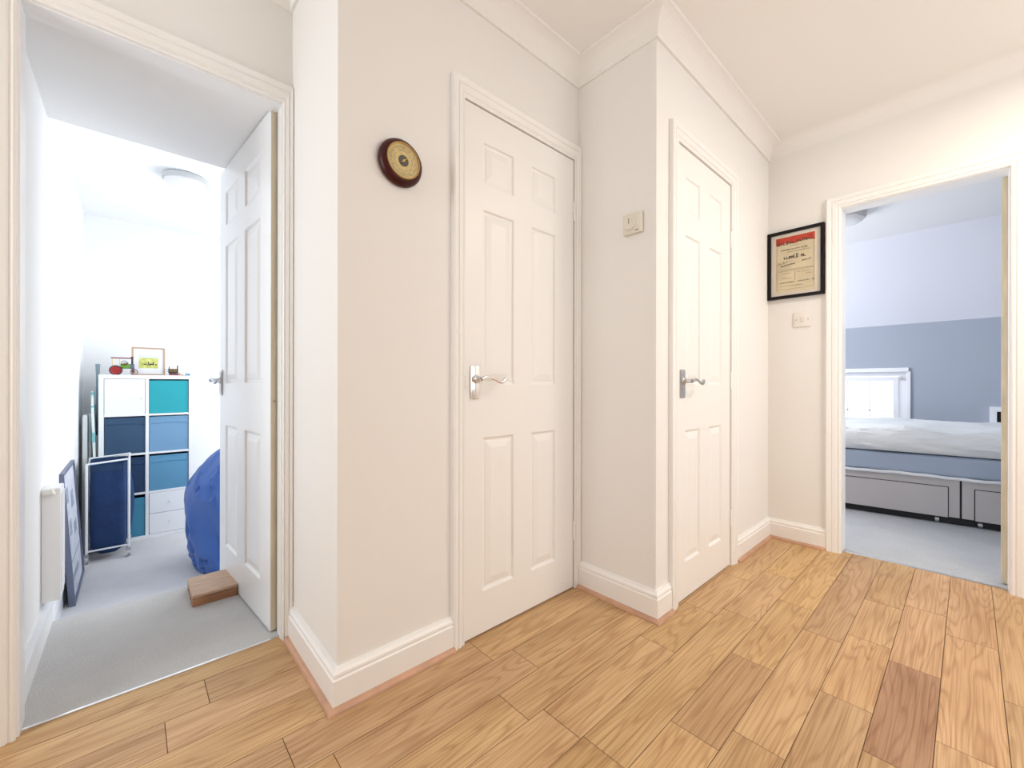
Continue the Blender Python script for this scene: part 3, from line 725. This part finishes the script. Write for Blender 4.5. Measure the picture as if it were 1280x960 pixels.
# leaning things left of the bookcase
o = MB().box(-.014, -.11, 0, .014, .11, 1.13, .004).box(-.018, -.09, .02, -.012, .09, 1.11, .002).build('white_board', M['gloss'], None, loc=(-.296, 5.14, LF), rot=(0, 0, 0), smooth=True)
tag(o, 'narrow white board standing upright against the left wall, nearest the corner wall', 'board')
o2 = MB().box(-.009, -.09, 0, .009, .09, 1.14, .004).build('slim_board', M['laminate'], None, loc=(-.2705, 5.20, LF))
tag(o2, 'slimmer white board standing between the wall board and the striped ironing board', 'board')
ib = tag(empty('ironing_board', (-.247, 5.10, LF)), 'folded ironing board with pale sea-green striped cover standing edge-on beside the bookcase', 'ironing board')
q = MB(); rows = []
for j in range(30):
    z = .03+1.30*j/29; wd = .12*(1 if z < 1.0 else max(.12, math.sqrt(max(0, 1-((z-1.0)/.34)**2)))); bow = .010*math.sin(z*3.0)
    rows.append([(-.007+bow, -wd, z), (.009+bow, -wd, z), (.009+bow, wd, z), (-.007+bow, wd, z)])
q.grid(rows, closed=True); q.quad(*rows[0]); q.quad(*rows[-1]); q.build('board_cover', M['palegreen'], ib, smooth=False, weld=True)
for z_, h_ in ((1.28, .045), (1.16, .05), (.90, .085), (.62, .03), (.44, .12)):
    bow = .010*math.sin((z_+h_/2)*3.0); wd = .12*(1 if z_ < 1.0 else math.sqrt(max(0, 1-((z_+h_-1.0)/.36)**2)))
    MB().box(-.0085+bow, -wd-.001, z_, .0105+bow, wd+.001, z_+h_, .001).build('cover_stripe', M['tealstripe'], ib)
MB().tube([(.020, -.06, .0), (.024, -.05, .45), (.020, .04, .95)], .006, 8).tube([(.020, .06, .0), (.024, .05, .45), (.020, -.04, .95)], .006, 8).build('folded_leg', M['tube'], ib, smooth=True)
pl = tag(empty('tall_roll', (-.229, 5.30, LF)), 'tall narrow grey-blue roll standing against the left side of the bookcase', 'roll')
MB().cyl((-.003, 0, 0), (-.003, 0, 1.50), .0115, seg=18).build('rolled_sheet', M['greyblue'], pl, smooth=True)
MB().cyl((-.003, 0, 1.50), (-.003, 0, 1.575), .0135, .016, 18).build('end_cap', M['greyblue'], pl, smooth=True)

# laundry cart
cx, cy = -.141, 4.775
ct = tag(empty('laundry_cart', (cx, cy, LF)), 'white tubular laundry trolley on castors in front of the bookcase', 'laundry trolley')
W2, D2 = .121, .175; z0_, z1_ = .070, .775
for sx in (-1, 1):
    for sy in (-1, 1):
        MB().cyl((sx*W2, sy*D2, z0_), (sx*W2, sy*D2, z1_ + (.02 if sx > 0 else 0)), .0085, seg=14).build('post', M['tube'], ct, smooth=True)
        cst = MB().cyl((sx*W2-.010, sy*D2, .0265), (sx*W2+.010, sy*D2, .0265), .026, seg=20).build('castor', M['rubber'], ct, smooth=True)
        MB().box(sx*W2-.014, sy*D2-.012, .044, sx*W2+.014, sy*D2+.012, .074, .003).build('castor_fork', M['nickel'], cst)
for sy in (-1, 1):
    MB().cyl((-W2, sy*D2, z1_-.006), (W2, sy*D2, z1_+.012), .0075, seg=12).build('top_bar', M['tube'], ct, smooth=True)
    MB().cyl((-W2, sy*D2, .092), (W2, sy*D2, .092), .0070, seg=12).build('lower_bar', M['tube'], ct, smooth=True)
for sx in (-1, 1):
    MB().cyl((sx*W2, -D2, z1_-.03), (sx*W2, D2, z1_-.03), .0065, seg=12).build('side_rail', M['tube'], ct, smooth=True)
    MB().cyl((sx*W2, -D2, .092), (sx*W2, D2, .092), .0065, seg=12).build('side_rail', M['tube'], ct, smooth=True)
def bag(y, w, d, name, label, top, bulge, dx=0):
    e = tag(empty(name, (cx, cy+y, LF)), label, 'laundry bag', 'laundry bags in the trolley')
    rows = []; n = 40
    for j in range(26):
        s_ = j/25; z = .040+(top-.040)*s_
        k_ = 1-.55*(1-min(1, s_/.10))**2
        bl = 1+bulge*math.sin(PI*min(1, max(0, (1-s_)))*.9)*(1-s_*.2)
        r = []
        for i in range(n):
            a = 2*PI*i/n; ca, sa = math.cos(a), math.sin(a)
            ex = .55
            px = math.copysign(abs(ca)**ex, ca)*w*k_*bl; py = math.copysign(abs(sa)**ex, sa)*d*k_*(1+(bl-1)*.3)
            wr = .0022*math.sin(i*2.1+3*s_)*(.3+s_*.7)
            r.append((px+wr*ca+dx*math.sin(PI*s_)*(1 if ca > 0 else 0)*max(0, ca), py+wr*sa, z))
        rows.append(r)
    q = MB().grid(rows, closed=True); q.quad(*rows[0])
    inner = [[(x*.95, y_*.9, z-dz) for x, y_, z in rows[-1]] for dz in (0, .25)]
    q.grid([rows[-1]]+inner, closed=True)
    q.build('cloth_bag', M['laundry'], e, smooth=True, weld=True)
    hb = [[(x*1.02, y_*1.05, z+dz) for x, y_, z in rows[-1]] for dz in (-.050, -.045, .002)]
    MB().grid(hb, closed=True).build('top_hem', M['navy2'], e, smooth=True)
bag(-.088, .104, .072, 'laundry_bag', 'dark navy cloth laundry bag hanging at the front of the white trolley', .755, .02)
bag(.082, .108, .074, 'laundry_bag', 'navy laundry bag hanging at the back of the trolley, bulging out to the right', .770, .10, .035)

# leaning picture
lp = empty('leaning_picture', (-.262, 4.11, LF), math.radians(90))
tag(lp, 'large dark slate framed print leaning against the left wall on the lower carpet', 'framed print')
lp.rotation_euler = (math.radians(-3.6), 0, math.radians(90))
# local x along the wall (world +y), local y into the wall (world -x)
a_, h_, f_ = .33, .84, .018
MB().box(-a_, 0, 0, a_, .030, f_, .001).box(-a_, 0, h_-f_, a_, .030, h_, .001).box(-a_, 0, f_, -a_+f_, .030, h_-f_, .001).box(a_-f_, 0, f_, a_, .030, h_-f_, .001).build('frame', M['slate'], lp)
sh = MB().box(-a_+f_, .010, f_, a_-f_, .016, h_-f_).build('print_sheet', M['print'], lp)
for bx_ in ((-a_+f_+.03, .24, a_-f_-.03, .25), (-.16, .40, -.06, .50), (.02, .55, .16, .66), (-.22, .62, -.10, .72), (.06, .36, .20, .44), (-.20, .12, .10, .16)): MB().box(bx_[0], .0085, bx_[1], bx_[2], .0098, bx_[3]).build('printed_shape', M['printmark'], sh)

# bean bag
q = MB(); bmesh.ops.create_icosphere(q.bm, subdivisions=5, radius=1.)
for v_ in q.bm.verts:
    c = v_.co.copy(); cz = math.copysign(abs(c.z)**.60, c.z); h = max(0, (cz+1)/2*1.10-.10)
    tp = 1-.08*(1-h)-(.55*((h-.55)/.45)**2 if h > .55 else 0)
    rr = math.sqrt(c.x*c.x+c.y*c.y); k_ = (rr**.58)/rr if rr > 1e-6 else 0
    p_ = Vector((c.x*k_*.335*tp, c.y*k_*.39*tp-.10*(1-h), h*.90))
    ang_ = math.atan2(c.y, c.x)
    # long hanging creases, running down and slightly around the bag
    g1 = noise.noise(Vector((math.cos(ang_)*2.1+p_.z*1.1, math.sin(ang_)*2.1, p_.z*1.6)))
    g2 = noise.noise(Vector((math.cos(ang_)*4.2-p_.z*2.5, math.sin(ang_)*4.2+p_.z*1.2, p_.z*3.+7)))
    g3 = noise.noise(Vector((p_.x*12, p_.y*12, p_.z*9)))
    f = 1+.085*(1-2*abs(g1)/.4)*.6-.10*math.exp(-(g1/.05)**2)-.055*math.exp(-(g2/.045)**2)+.02*g3
    v_.co = Vector((p_.x*f, p_.y*f, max(0, p_.z*(1+.02*g1))))
o = q.build('bean_bag', M['bean'], None, smooth=True, loc=(.612, 4.02, LF))
tag(o, 'large slumped royal blue bean bag behind the open door of the left room', 'bean bag')

# ------------------------------------------------------------------ bedroom things
O = Vector((4.008, .641, .003)); ub = math.atan2(-.9905, .1374)
def P(name, label, cat, z=0.):
    e = tag(empty(name, (O.x, O.y, O.z+z), ub), label, cat); return e
# local x along the bed (to the right in the photo), local +y away from the camera
bed = P('divan_bed', 'grey fabric divan bed base with storage drawers, seen through the right doorway', 'bed base')
BWD = 1.07
for a_, b_, da, db in ((-.42, .607, -.32, .555), (.617, 1.64, .672, 1.54)):
    z_ = (.050, .318)
    hb = MB().box(a_, .006, z_[0], b_, BWD, z_[1], .004).build('base_half', M['divan'], bed)
    fr = MB().box(da, .0035, z_[0]+.002, db, .0065, .256).build('drawer_gap', M['black'], bed)
    MB().box(da+.0045, .000, z_[0]-.002, db-.0045, .006, .2515, .0015).build('drawer', M['divan'], bed)
MB().box(.606, .010, .052, .618, BWD-.01, .316).build('join_gap', M['black'], bed)
MB().box(-.40, .020, .006, 1.62, BWD-.02, .051).build('kick_plinth', M['black'], bed)  # black kick strip along the foot of the divan
for x_ in (-.25, .50, .70, 1.45):
    for y_ in (.030, BWD-.05):
        MB().cyl((x_-.010, y_, .021), (x_+.010, y_, .021), .020, seg=18).build('castor', M['nickel'], bed, smooth=True)
mt = P('mattress', 'blue-grey sided mattress lying on the divan bed', 'mattress', .3185)
mb = MB().box(-.42, -.004, .001, 1.64, BWD+.004, .140, .03, 4); mb.build('mattress_body', M['mattress'], mt, smooth=True)
pts = [(-.40+2.02*k/60, -.008+.003*math.sin(k*.7), -.002+.003*math.sin(k*.35)+.0015*math.sin(k*1.3)) for k in range(61)]
MB().tube(pts, .011, 8).build('lower_piping', M['valance'], mt, smooth=True)
dv = P('duvet', 'thick pale quilted duvet spread over the mattress', 'duvet', .463)
q = MB(); rows = []; nx, ny = 150, 70
sec = []
for k_ in range(ny+1):
    s_ = k_/ny
    sec.append(s_)
for i in range(nx+1):
    x = -.46+2.14*i/nx; r = []
    ex = min(1, min(i, nx-i)/7); ex = math.sqrt(1-(1-ex)**2)
    for s_ in sec:
        # cross section: under edge -> front roll -> top -> back
        if s_ < .22:
            a = -PI/2+PI*(s_/.22)*.92; yy = .070-.085*math.cos(a)*1.0; zz = .082+.092*math.sin(a)
            yy -= .02
        else:
            t_ = (s_-.22)/.78; yy = .050+.03*0+t_*(BWD-.05); zz = .171-.02*t_*0+.012*math.sin(t_*PI)
            if t_ > .93: zz -= ((t_-.93)/.07)**2*.12
        w_ = noise.noise(Vector((x*3.2, yy*5, 1.7)))*.020+noise.noise(Vector((x*9+yy*10+zz*30, zz*40+yy*16, .3)))*.012+noise.noise(Vector((x*1.3, 0, 5)))*.010+abs(noise.noise(Vector((x*1.6, yy*14, 9))))*.020
        zz2 = .012+(zz-.012)*(.25+.75*ex)
        r.append((x, yy-w_*(1 if s_ < .25 else .1), max(.006 if yy > .012 else -.012, zz2+w_*(.7 if s_ > .12 else .2))))
    rows.append(r)
q.grid(rows); q.build('duvet_cloth', M['duvet'], dv, smooth=True)
sf = tag(empty('bedside_shelf', (5.365, -.27, .003)), 'narrow white shelf unit between the bed and the blue wall, under the small picture', 'shelf unit')
MB().box(-.075, -.17, 0, .075, -.155, .598).box(-.075, .155, 0, .075, .17, .598).box(.065, -.155, 0, .075, .155, .58).box(-.075, -.155, .580, .075, .155, .598).box(-.075, -.155, .04, .065, .155, .055).box(-.075, -.155, .30, .065, .155, .315).build('shelf_carcass', M['laminate'], sf)
lpx = tag(empty('framed_photo', (5.43, -.245, .6015), math.radians(90)), 'small white framed dark picture propped against the blue wall behind the bed', 'framed picture')
MB().box(-.125, -.03, 0, .125, 0, .030, .002).box(-.125, -.03, .120, .125, 0, .160, .002).box(-.125, -.03, .030, -.095, 0, .120, .002).box(.085, -.03, .030, .125, 0, .120, .002).build('frame', M['upvc'], lpx)
pc = MB().box(-.095, -.012, .030, .085, -.006, .120).build('picture', M['frame_black'], lpx)
MB().tube([(.060, -.013, .035), (.068, -.013, .06), (.060, -.013, .085), (.040, -.013, .105)], .004, 8).build('pale_curve', M['greyblue'], pc, smooth=True)

# ------------------------------------------------------------------ light, world, camera
def area(name, loc, target, sx, sy, power, col):
    l = bpy.data.lights.new(name, 'AREA'); l.shape = 'RECTANGLE'; l.size = sx; l.size_y = sy; l.energy = power; l.color = col
    o = bpy.data.objects.new(name, l); C.objects.link(o); o.location = loc
    d = Vector(target)-Vector(loc); o.rotation_euler = d.to_track_quat('-Z', 'Y').to_euler()
    return o
# daylight through the windows, two of them unseen and added for light
area('daylight_hall_window', (-1.73, 1.2, 1.45), (0, 1.3, 1.4), .85, 1.45, 31, (.92, .965, 1.))
area('daylight_study_window', (2.06, 3.95, 1.25), (0, 3.95, .9), 2.05, 1.7, 60, (.96, .985, 1.))
area('added_bedroom_light', (4.15, 2.38, 1.4), (4.15, 0, 1.0), 1.2, 1.15, 58, (.96, .97, 1.))  # light for the added, hidden bedroom window
area('added_back_light', (1.6, -1.78, 1.35), (1.6, 0, 1.25), 2.0, 1.6, 21, (.985, .985, .99))  # added soft main light for the hall, from the unseen back window
# ceiling lamp of the hall, above the picture
disc_lamp('ceiling_light', (2.15, -.50, CEIL), .17, 'round lit ceiling light of the hall, above the right of the floor', on=True)
area('hall_lamp', (2.15, -.50, CEIL-.09), (2.15, -.50, 0), .30, .30, 19, (1, .90, .76))

w = bpy.data.worlds.new('world'); bpy.context.scene.world = w; w.use_nodes = True
bg = w.node_tree.nodes['Background']; bg.inputs[0].default_value = (.92, .96, 1., 1); bg.inputs[1].default_value = 2.2

cam = bpy.data.cameras.new('camera'); cam.sensor_width = 36.; cam.lens = 520.6/1280*36; cam.clip_start = .02
co = bpy.data.objects.new('camera', cam); C.objects.link(co)
co.matrix_world = Matrix.Translation((0, 0, .95)) @ Matrix.Rotation(math.radians(47.66-90), 4, 'Z') @ Matrix.Rotation(PI/2, 4, 'X') @ Matrix.Rotation(math.radians(.09), 4, 'Z')
sc = bpy.context.scene; sc.camera = co
sc.view_settings.view_transform = 'Standard'; sc.view_settings.look = 'None'; sc.view_settings.gamma = 1
sc.view_settings.use_curve_mapping = False; sc.view_settings.exposure = -.13
sc.cycles.max_bounces = 12; sc.cycles.diffuse_bounces = 8; sc.cycles.transparent_max_bounces = 12
sc.cycles.use_denoising = True; sc.cycles.sample_clamp_indirect = 8
sc.cycles.caustics_reflective = False; sc.cycles.caustics_refractive = False
